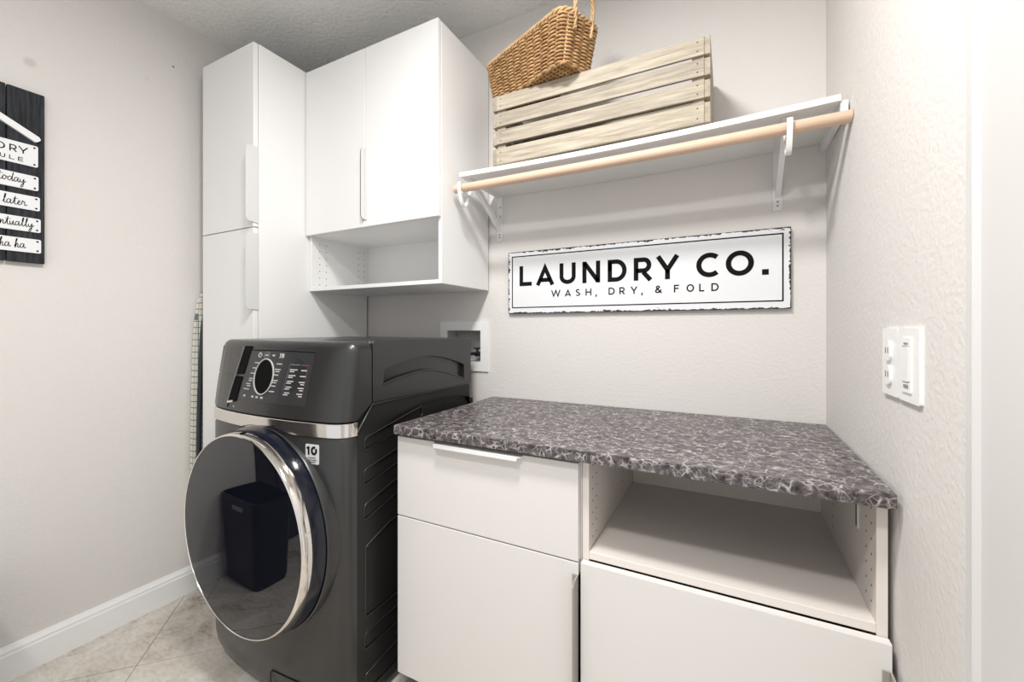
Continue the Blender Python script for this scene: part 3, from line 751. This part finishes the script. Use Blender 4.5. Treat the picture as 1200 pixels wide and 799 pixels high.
# ------------------------------------------------------------------ shelf, rod
sh = thing('wall_shelf', 'white wall shelf on two steel brackets above the sign, wooden crate on it', 'shelf', (-.345, 0, 1.83))
def sag(x): s = (x + .345) / .61; return -.011 * (1 - s * s)
bm = bmesh.new(); xs = [-.955 + (1.218) * i / 20 for i in range(21)]
ring = []
for x in xs:
    dz = sag(x); ring.append([bm.verts.new((x, y, z + dz)) for y, z in ((-.297, 1.826), (-.297, 1.843), (-.002, 1.843), (-.002, 1.826))])
for A, D in zip(ring, ring[1:]):
    for j in range(4): bm.faces.new((A[j], A[(j + 1) % 4], D[(j + 1) % 4], D[j]))
bm.faces.new(ring[0]); bm.faces.new(ring[-1][::-1])
obj('board', bm, 'cab', sh)
obj('cleat', B(.2635, .2805, -.290, -.002, 1.798, 1.828, .001, 1), 'trim', sh)
def bracket(x):
    zs = 1.826 + sag(x); h = .014
    bm = bmesh.new()
    box(bm, x - h, x + h, -.004, -.0005, 1.622, zs, .0012, 1)                       # wall plate
    box(bm, x - h, x + h, -.270, -.002, zs - .004, zs - .0002, .0012, 1)             # arm under the board
    # pressed web, folded: two flanges and the diagonal brace
    br = prism(bm, [(-.010, 1.668), (-.002, 1.660), (-.002, 1.690), (-.205, zs - .004), (-.246, zs - .004)], lambda u, v, t: Vector((t, u, v)), x - .008, x + .008)
    o = obj('bracket', bm, 'steel', sh)
    hk = bmesh.new(); yr, zr = -.305, 1.776
    path = [(-.238, zs - .006), (-.246, 1.785), (-.264, 1.748), (-.280, 1.715), (-.295, 1.706), (-.309, 1.716), (-.322, 1.744), (-.330, 1.772), (-.329, 1.792)]
    pp = catmull([(0, *p) for p in path], 4)
    prevs = None; R = []
    for i, p in enumerate(pp):
        t = (pp[min(i + 1, len(pp) - 1)] - pp[max(i - 1, 0)]).normalized(); n = Vector((0, -t.z, t.y))
        R.append([hk.verts.new(Vector((x + sx, p.y, p.z)) + n * sn) for sx, sn in ((-.007, -.0022), (.007, -.0022), (.007, .0022), (-.007, .0022))])
    for A, D in zip(R, R[1:]):
        for j in range(4): hk.faces.new((A[j], A[(j + 1) % 4], D[(j + 1) % 4], D[j]))
    hk.faces.new(R[0]); hk.faces.new(R[-1][::-1])
    box(hk, x - .006, x + .006, -.318, -.254, 1.752, 1.7585, .001, 1)                # cradle under the rod
    obj('rod_hook', hk, 'steel', o, 40)
    for z in (1.638, 1.652, 1.735, 1.775): obj('screw', cyl(bmesh.new(), (x + (.004 if z > 1.7 else 0), -.002, z), (x + (.004 if z > 1.7 else 0), -.0062, z), .0036, 10), 'screw', o)
    for dx, dy in ((-.005, -.235), (.005, -.235), (-.005, -.222), (.005, -.222)): obj('screw', cyl(bmesh.new(), (x + dx, dy, zs - .003), (x + dx, dy, zs - .0062), .0026, 8), 'screw', o)
bracket(-.933); bracket(.146)
rod = obj('closet_rod', tube(bmesh.new(), [(-.968 + 1.2515 * i / 12, -.305, 1.7755 - .004 * (1 - ((i - 6) / 6) ** 2)) for i in range(13)], .0168, 24), 'rod', None, 40, origin=(-.345, -.305, 1.7755))
tag(rod, 'bare beech hanging rod held in hooks under the front of the white shelf', 'rod')

# ------------------------------------------------------------------ crate
cr = thing('wooden_crate', 'whitewashed slatted wooden crate standing on the white wall shelf', 'crate', (-.418, -.155, 1.8355))
cx0, cx1, cy0, cy1, cz = -.806, -.050, -.290, -.022, 1.8445
hs = [(.000, .062), (.077, .130), (.144, .196), (.207, .262)]
M4 = bmesh.new()
for i, (a, c2) in enumerate(hs):
    tl = (.0, .004, .003, .0)[i]
    bm = B(cx0 + .017, cx1 - .017, cy0, cy0 + .010, cz + a, cz + c2, .0012, 1)
    for v in bm.verts: v.co.z += tl * (-(v.co.x - cx0) / (cx1 - cx0) * .5 + .25)
    obj('slat', bm, 'crate', cr, origin=((cx0 + cx1) / 2, cy0, cz + a))
    obj('slat', B(cx0 + .017, cx1 - .017, cy1 - .010, cy1, cz + a, cz + c2, .0012, 1), 'crate', cr, origin=((cx0 + cx1) / 2, cy1, cz + a))
    for xa in (cx0, cx1 - .017): obj('end_slat', B(xa, xa + .017, cy0 + .002, cy1 - .0015, cz + a, cz + c2, .0012, 1), 'crate_end', cr, origin=(xa, -.155, cz + a))
    for xn in (cx0 + .036, cx1 - .036):
        for f in (.25, .75): cyl(M4, (xn, cy0 + .002, cz + a + (c2 - a) * f), (xn, cy0 - .0006, cz + a + (c2 - a) * f), .0022, 8)
nl = obj('nails', M4, 'dot', cr); nl['kind'] = 'stuff'
for xa in (cx0 + .017, cx1 - .052):
    for ya in (cy0 + .010, cy1 - .030): obj('corner_post', B(xa, xa + .035, ya, ya + .020, cz, cz + .258, .001, 1), 'crate_end', cr, origin=(xa, ya, cz))
for k in range(4):
    ya = cy0 + .032 + k * .053; obj('bottom_slat', B(cx0 + .047, cx1 - .047, ya, ya + .045, cz + .001, cz + .010), 'crate', cr, origin=((cx0 + cx1) / 2, ya, cz))
# the bottom rests on two cross battens so the crate stands on the shelf
for xa in (cx0 + .052, cx1 - .092): obj('batten', B(xa, xa + .04, cy0 + .012, cy1 - .012, cz - .0005 + sag(xa) * .0, cz + .0015), 'crate_end', cr)

# ------------------------------------------------------------------ wicker basket (rests on the crate's rim)
BZ = cz + .2675; BH = .158; byaw = math.radians(-23)
bk = thing('wicker_basket', 'honey-brown wicker basket with a loop handle perched on top of the wooden crate', 'basket', (-.641, -.226, BZ))
def bl(x, y, z): return Vector((-.641 + x * math.cos(byaw) - y * math.sin(byaw), -.226 + x * math.sin(byaw) + y * math.cos(byaw), BZ + z))
def loop(L_, W_, r, n):
    """n points evenly spaced along a rounded rectangle, with outward normals."""
    pts = rrect(-L_ / 2, L_ / 2, -W_ / 2, W_ / 2, r, 8); P = [Vector(p) for p in pts]; seg = [(P[(i + 1) % len(P)] - P[i]).length for i in range(len(P))]
    tot = sum(seg); out = []
    i = 0; acc = 0
    for k in range(n):
        s = tot * k / n
        while acc + seg[i] < s: acc += seg[i]; i += 1
        t = (s - acc) / max(seg[i], 1e-9); d = (P[(i + 1) % len(P)] - P[i]).normalized()
        out.append((P[i] + (P[(i + 1) % len(P)] - P[i]) * t, Vector((d.y, -d.x))))
    return out
NS = 30
def dims(z): f = z / BH; return .392 + .046 * f, .142 + .046 * f, .034 + .008 * f
bmw = bmesh.new(); rows_n = 14
for k in range(rows_n):
    z = .006 + (BH - .014) * k / (rows_n - 1); L_, W_, r = dims(z)
    lp = loop(L_, W_, r, NS * 8); pts = []
    for i, (p, n) in enumerate(lp):
        ph = abs(math.sin(math.pi * i / 8 + (.35 if k % 2 else 0))); q = p + n * (.0075 * ph - .003)
        pts.append(bl(q.x, q.y, z - .002 * ph + random.uniform(-.0006, .0006)))
    tube(bmw, pts, [.0038 + .0006 * random.random() for _ in pts], 6, True)
wv = obj('woven_wall', bmw, 'wicker', bk, 60); wv['kind'] = 'stuff'
bms = bmesh.new()
for i in range(NS):
    pts = []
    for z in (-.001, BH * .35, BH * .7, BH):
        L_, W_, r = dims(z); p, n = loop(L_, W_, r, NS)[i]; p = p - n * .0035; pts.append(bl(p.x, p.y, z))
    tube(bms, pts, .0040, 6)
st = obj('stakes', bms, 'wicker_pale', bk, 60); st['kind'] = 'stuff'
R = []
for z in (.004, BH):
    L_, W_, r = dims(z); R.append([bms_p for bms_p in [bl(*(p - n * .006), z) for p, n in loop(L_, W_, r, 80)]])
bmi = bmesh.new(); R = [[bmi.verts.new(p) for p in row] for row in R]
for k in range(80): bmi.faces.new((R[0][k], R[0][(k + 1) % 80], R[1][(k + 1) % 80], R[1][k]))
bmi.faces.new(R[0][::-1])
obj('shade_liner', bmi, 'wicker_shade', bk, 60)  # dark liner added so the gaps in the weave look shaded
bmr = bmesh.new(); L_, W_, r = dims(BH)
for s in (0, 1, 2):
    lp = loop(L_, W_, r, 160)
    tube(bmr, [bl(*(p + n * (.0055 * math.cos(2 * math.pi * i / 8 + s * 2.094))), BH + .002 + .0055 * math.sin(2 * math.pi * i / 8 + s * 2.094)) for i, (p, n) in enumerate(lp)], .0042, 6, True)
obj('braided_rim', bmr, 'wicker_pale', bk, 60)
bmb = bmesh.new(); L_, W_, r = dims(0)
lp = loop(L_, W_, r, 160)
tube(bmb, [bl(*(p + n * (.003 * math.cos(2 * math.pi * i / 8))), .001 + .003 * math.sin(2 * math.pi * i / 8)) for i, (p, n) in enumerate(lp)], .0045, 6, True)
nb_ = 22
for k in range(nb_):
    x = -L_ / 2 + .012 + (L_ - .024) * k / (nb_ - 1)
    pts = [bl(x, -W_ / 2 + .004 + (W_ - .008) * j / 16, .003 + .0022 * math.cos(math.pi * j / 2 + math.pi * (k % 2))) for j in range(17)]
    tube(bmb, pts, .0040, 5)
for j in range(9):
    y = -W_ / 2 + .008 + (W_ - .016) * j / 8
    tube(bmb, [bl(-L_ / 2 + .008, y, .003), bl(L_ / 2 - .008, y, .003)], .0035, 5)
wb = obj('woven_base', bmb, 'wicker', bk, 60); wb['kind'] = 'stuff'
bmh = bmesh.new(); L_, W_, r = dims(BH)
hp = catmull([(L_ / 2 - .002, -.040, BH - .05), (L_ / 2 + .004, -.043, BH + .02), (L_ / 2 + .008, -.040, BH + .07), (L_ / 2 + .010, 0, BH + .108), (L_ / 2 + .008, .040, BH + .07), (L_ / 2 + .004, .043, BH + .02), (L_ / 2 - .002, .040, BH - .05)], 10)
for s in (0, 1, 2):
    tube(bmh, [bl(p.x + .0042 * math.cos(i * .55 + s * 2.094), p.y + .0042 * math.sin(i * .55 + s * 2.094), p.z) for i, p in enumerate(hp)], .0042, 6)
obj('loop_handle', bmh, 'wicker_pale', bk, 60)

# ------------------------------------------------------------------ enamel sign on the back wall
sgx0, sgx1, sgz0, sgz1 = -.881, .183, 1.289, 1.5615
scx, scz = (sgx0 + sgx1) / 2, (sgz0 + sgz1) / 2
sg = thing('wall_sign', 'long white sign with chipped black edges reading LAUNDRY CO. above the worktop', 'sign', (scx, 0, scz))
obj('panel', B(sgx0, sgx1, -.018, -.001, sgz0, sgz1, .001, 1), chipped('chipped_enamel', (sgx1 - sgx0) / 2, (sgz1 - sgz0) / 2), sg, origin=(scx, -.01, scz))
fs = lambda u, v, t: Vector((u, -.018 - t, v))
bm = bmesh.new(); ribbon(bm, [(-.860, 1.315), (.160, 1.315), (.160, 1.5405), (-.860, 1.5405), (-.860, 1.315)], .0022, fs, -.0005, .0006)
obj('border_line', bm, 'ink', sg)
bm = bmesh.new()
for ch, a, c2 in (('L', -.826, -.765), ('A', -.746, -.659), ('U', -.637, -.564), ('N', -.537, -.461), ('D', -.432, -.356), ('R', -.330, -.259), ('Y', -.246, -.165), ('C', -.107, -.029), ('O', -.011, .076), ('.', .100, .119)):
    tilt = -.004 * (a + .826) / .95
    bm = bmesh.new()
    if ch == '.': letter(bm, ch, a, c2, 1.405, 1.424, .0098, fs, -.0005, .0008)
    else: letter(bm, ch, a, c2, 1.4095 + tilt, 1.4975 + tilt, .0086, fs, -.0005, .0008)
    obj('letter', bm, 'ink', sg)
for ch, a, c2 in (('W', -.674, -.632), ('A', -.613, -.585), ('S', -.566, -.545), ('H', -.523, -.498), (',', -.481, -.476), ('D', -.428, -.403), ('R', -.385, -.363), ('Y', -.341, -.316), (',', -.301, -.296), ('&', -.251, -.226), ('F', -.183, -.165), ('O', -.139, -.114), ('L', -.097, -.080), ('D', -.057, -.033)):
    bm = bmesh.new()
    letter(bm, ch, a, c2, 1.3575 - .002 * (a + .7), 1.3855 - .002 * (a + .7), .0023, fs, -.0005, .0008)
    obj('letter', bm, 'ink', sg)

# ------------------------------------------------------------------ plank sign on the left wall
ly1, lz0, lz1 = -1.110, 1.456, 2.066
ls = thing('plank_sign', 'charcoal plank sign with a white coat hanger and white lettered plates on the left wall', 'sign', (XL, -1.29, 1.46))
fx = lambda u, v, t: Vector((XL + .022 + t, u, v))
for a, c2 in ((-1.200, ly1), (-1.295, -1.203), (-1.388, -1.298), (-1.470, -1.391)):
    obj('plank', B(XL + .008, XL + .022, a, c2, lz0, lz1, .0015, 1), 'charboard', ls, origin=(XL, (a + c2) / 2, lz0))
obj('batten', B(XL + .0005, XL + .008, -1.45, -1.13, 1.96, 2.00), 'charboard', ls); obj('batten', B(XL + .0005, XL + .008, -1.45, -1.13, 1.52, 1.56), 'charboard', ls)
lm = -1.290
bm = bmesh.new()
hang = [(-1.126, 1.893), (-1.122, 1.899), (-1.126, 1.908), (-1.216, 1.957), (-1.262, 1.984), (lm, 1.992)]
hang = hang + [(2 * lm - y, z) for y, z in hang[-2::-1]]
low = [(2 * lm + 1.135, 1.887), (2 * lm + 1.216, 1.933), (lm - .03, 1.957), (lm, 1.962), (lm + .03, 1.957), (-1.216, 1.933), (-1.135, 1.887)]
prism(bm, hang + low, fx, 0, .010)
ribbon(bm, [(lm, 1.988), (lm, 2.006)] + [(lm + .018 + .018 * math.cos(math.radians(a)), 2.022 + .016 * math.sin(math.radians(a))) for a in range(210, -60, -20)], .004, fx, 0, .008)
obj('coat_hanger', bm, 'plate_white', ls)
# handwritten words as flowing strokes; letter shapes on an x-height of 1
script = {
 't': ([(0, .1), (.25, 1.0), (.42, 1.75), (.30, .6), (.38, .05), (.62, .12), (.8, .5)], .70, [[(.0, 1.25), (.85, 1.38)]]),
 'o': ([(0, .5), (.30, .98), (.08, .55), (.22, .03), (.55, .30), (.52, .82), (.30, .95), (.60, .80), (.85, .75)], .80, []),
 'd': ([(.60, .88), (.25, .95), (.02, .40), (.20, .02), (.50, .40), (.78, 1.35), (.84, 1.85), (.68, .7), (.72, .05), (.95, .25)], .95, []),
 'a': ([(.58, .85), (.28, .98), (.02, .42), (.20, .02), (.48, .40), (.62, .92), (.58, .35), (.68, .03), (.92, .30)], .88, []),
 'y': ([(0, .8), (.10, .25), (.35, .15), (.60, .85), (.52, -.3), (.30, -.95), (.12, -.75), (.45, -.1), (.95, .55)], .88, []),
 'l': ([(0, .2), (.35, 1.2), (.48, 1.95), (.32, 1.85), (.22, .7), (.30, .05), (.60, .25)], .58, []),
 'e': ([(0, .3), (.32, .60), (.38, .92), (.20, .90), (.08, .40), (.25, .02), (.60, .30)], .62, []),
 'r': ([(0, .2), (.18, 1.05), (.30, .85), (.50, .90), (.48, .40), (.58, .05), (.90, .35)], .78, []),
 'v': ([(0, .85), (.15, .20), (.30, .10), (.55, .95), (.80, .80)], .75, []),
 'n': ([(0, .1), (.08, .95), (.05, .05), (.30, .85), (.48, .80), (.46, .15), (.60, .05), (.80, .35)], .78, []),
 'u': ([(0, .85), (.08, .15), (.28, .10), (.52, .90), (.50, .25), (.62, .03), (.85, .35)], .80, []),
 'h': ([(0, .2), (.30, 1.3), (.42, 1.95), (.26, 1.7), (.12, .0), (.34, .85), (.52, .80), (.50, .15), (.62, .03), (.88, .35)], .82, []),
 ' ': ([], .55, []),
}
def word(bm, txt, right, zb, xh, hw):
    wd = sum(script[c_][1] for c_ in txt) * xh; u = right - wd
    for c_ in txt:
        pts, adv, extra = script[c_]
        if pts:
            sm = catmull([(u + p[0] * xh, zb + p[1] * xh, 0) for p in pts], 5); ribbon(bm, [(p.x, p.y) for p in sm], hw, fp_, 0, .0006)
        for ex in extra: ribbon(bm, [(u + p[0] * xh, zb + p[1] * xh) for p in ex], hw * .7, fp_, 0, .0006)
        u += adv * xh
fp_ = lambda u, v, t: Vector((XL + .0275 + t, u, v))
plates = [(1.7985, 1.874, -1.128), (1.7145, 1.7655, -1.127), (1.643, 1.6925, -1.1235), (1.5655, 1.6145, -1.1215), (1.4915, 1.5405, -1.1205)]
for k, (a, c2, yr) in enumerate(plates):
    pl = obj('plate', prism(bmesh.new(), rrect(2 * lm - yr, yr, a, c2, .005), fx, 0, .0055), 'plate_white', ls)
    for yy in (yr - .009, 2 * lm - yr + .009):
        for zz in (a + .008, c2 - .008): obj('screw', cyl(bmesh.new(), (XL + .0265, yy, zz), (XL + .0288, yy, zz), .0030, 8), 'ink', pl)
    bm = bmesh.new()
    if k == 0:
        x = -1.415; 
        for ch, a_, c_ in (('L', -1.404, -1.386), ('A', -1.379, -1.350), ('U', -1.343, -1.319), ('N', -1.309, -1.285), ('D', -1.228, -1.205), ('R', -1.196, -1.178), ('Y', -1.176, -1.152)):
            if ch in 'LAUN': a_ += .048; c_ += .048
            bm = bmesh.new()
            letter(bm, ch, a_, c_, 1.8365, 1.860, .0017, fp_, 0, .0006); obj('letter', bm, 'ink', pl)
        for i, ch in enumerate('SCHEDULE'):
            e_ = -1.164 - (7 - i) * .0205; bm = bmesh.new(); letter(bm, ch, e_ - .0125, e_, 1.808, 1.822, .0011, fp_, 0, .0006); obj('letter', bm, 'ink', pl)
    else:
        txt, zb, xh, rt = [('today', 1.733, .0155, -1.158), ('later', 1.654, .0155, -1.156), ('eventually', 1.581, .0150, -1.139), ('ha ha', 1.505, .0155, -1.158)][k - 1]
        word(bm, txt, rt, zb, xh, .0010); obj('lettering', bm, 'ink', pl)['kind'] = 'stuff'

# ------------------------------------------------------------------ wall plates on the right wall
def onr(off): return lambda u, v, t_: Vector((wr(u) - off * 0 - t_, u, v))
def plate(t, y0, y1, z0, z1):
    return obj('cover_plate', prism(bmesh.new(), rrect(y0, y1, z0, z1, .004), onr(0), 0, .006), 'plastic', t)
ol = thing('wall_outlet', 'white duplex power outlet on the right wall, nearer the corner than the dimmer', 'outlet', (wr(-.6), -.598, 1.155))
plate(ol, -.640, -.556, 1.089, 1.221)
for zc in (1.176, 1.129):
    rc = obj('receptacle', prism(bmesh.new(), rrect(-.613, -.583, zc - .019, zc + .019, .012), onr(0), .004, .0105), 'plastic', ol)
    for yy in (-.604, -.592): obj('slot', prism(bmesh.new(), rrect(yy - .001, yy + .001, zc - .004, zc + .008, .0008, 1), onr(0), .0095, .0110), 'dot', rc)
sw = thing('dimmer_switch', 'white slide dimmer switch plate on the right wall beside the outlet', 'light switch', (wr(-.69), -.69, 1.155))
plate(sw, -.738, -.643, 1.089, 1.222)
obj('switch_frame', prism(bmesh.new(), rrect(-.708, -.668, 1.106, 1.204, .002), onr(0), .004, .0085, [rrect(-.704, -.671, 1.124, 1.190, .002)]), 'plastic', sw)
obj('rocker', prism(bmesh.new(), rrect(-.7025, -.6725, 1.126, 1.188, .003), onr(0), .004, .0100), 'plastic', sw)
obj('slider_mark', prism(bmesh.new(), rrect(-.697, -.680, 1.1925, 1.1955, .001, 1), onr(0), .008, .0094), 'mark_dim', sw)
obj('slider_mark', prism(bmesh.new(), rrect(-.699, -.679, 1.1145, 1.1205, .001, 1), onr(0), .008, .0094), 'mark_dim', sw)

# ------------------------------------------------------------------ ironing board stowed between the tall cabinet and the wall
ib = thing('ironing_board', 'folded ironing board with a checked cover stowed between tall cabinet and left wall', 'ironing board', (-2.195, -.45, 0))
out = [(-.64, .16), (-.645, .60), (-.640, .95), (-.632, 1.22), (-.615, 1.36), (-.58, 1.42), (-.52, 1.44), (-.44, 1.42), (-.38, 1.36), (-.345, 1.22), (-.335, .95), (-.33, .60), (-.335, .16)]
obj('padded_cover', prism(bmesh.new(), round_poly(out, .03, 3), lambda u, v, t: Vector((t, u, v)), -2.2165, -2.186), 'checked', ib, 40)
bm = bmesh.new()
tube(bm, [Vector((-2.172, p[0], p[1])) for p in catmull([(-.625, .17, 0), (-.630, .60, 0), (-.622, 1.0, 0), (-.600, 1.30, 0), (-.52, 1.40, 0), (-.44, 1.32, 0), (-.36, 1.0, 0), (-.35, .60, 0), (-.355, .17, 0)], 4)], .010, 10)
obj('frame', bm, 'hose', ib, 60)
bm = bmesh.new(); tube(bm, [(-2.168, -.58, .012), (-2.170, -.45, .60), (-2.170, -.40, 1.15)], .011, 10); obj('leg', bm, 'black', ib, 60)
bm = bmesh.new(); tube(bm, [(-2.168, -.40, .012), (-2.170, -.52, .60), (-2.170, -.56, 1.15)], .011, 10); obj('leg', bm, 'black', ib, 60)

# ------------------------------------------------------------------ laundry bin by the left wall, seen in the door glass
lb = thing('laundry_bin', 'black plastic laundry bin with a slotted grip, mirrored in the washer door glass', 'bin', (-2.04, -1.44, 0))
bm = bmesh.new(); BA = math.radians(4)
def bn(x, y, z): return Vector((-2.062 + x * math.cos(BA) - y * math.sin(BA), -1.392 + x * math.sin(BA) + y * math.cos(BA), z))
rows = []
for z, a, b_ in ((.002, .140, .085), (.02, .145, .09), (.34, .162, .105), (.405, .166, .107), (.42, .168, .108), (.42, .160, .100), (.03, .135, .080)):
    rows.append([bn(x, y, z) for x, y in rrect(-a, a, -b_, b_, .035, 5)])
R = [[bm.verts.new(p) for p in row] for row in rows]
for A, D in zip(R, R[1:]):
    for j in range(len(A)): bm.faces.new((A[j], A[(j + 1) % len(A)], D[(j + 1) % len(D)], D[j]))
bm.faces.new(R[0][::-1]); bm.faces.new(R[-1])
obj('tub', bm, 'bin', lb, 40)
bm = bmesh.new(); ribbon(bm, [(-.03, .375), (.06, .375)], .009, lambda u, v, t: bn(u, .107 + t, v), -.004, .004); obj('grip', bm, 'box_grey', lb)  # grey strip stands in for light showing through the grip slot
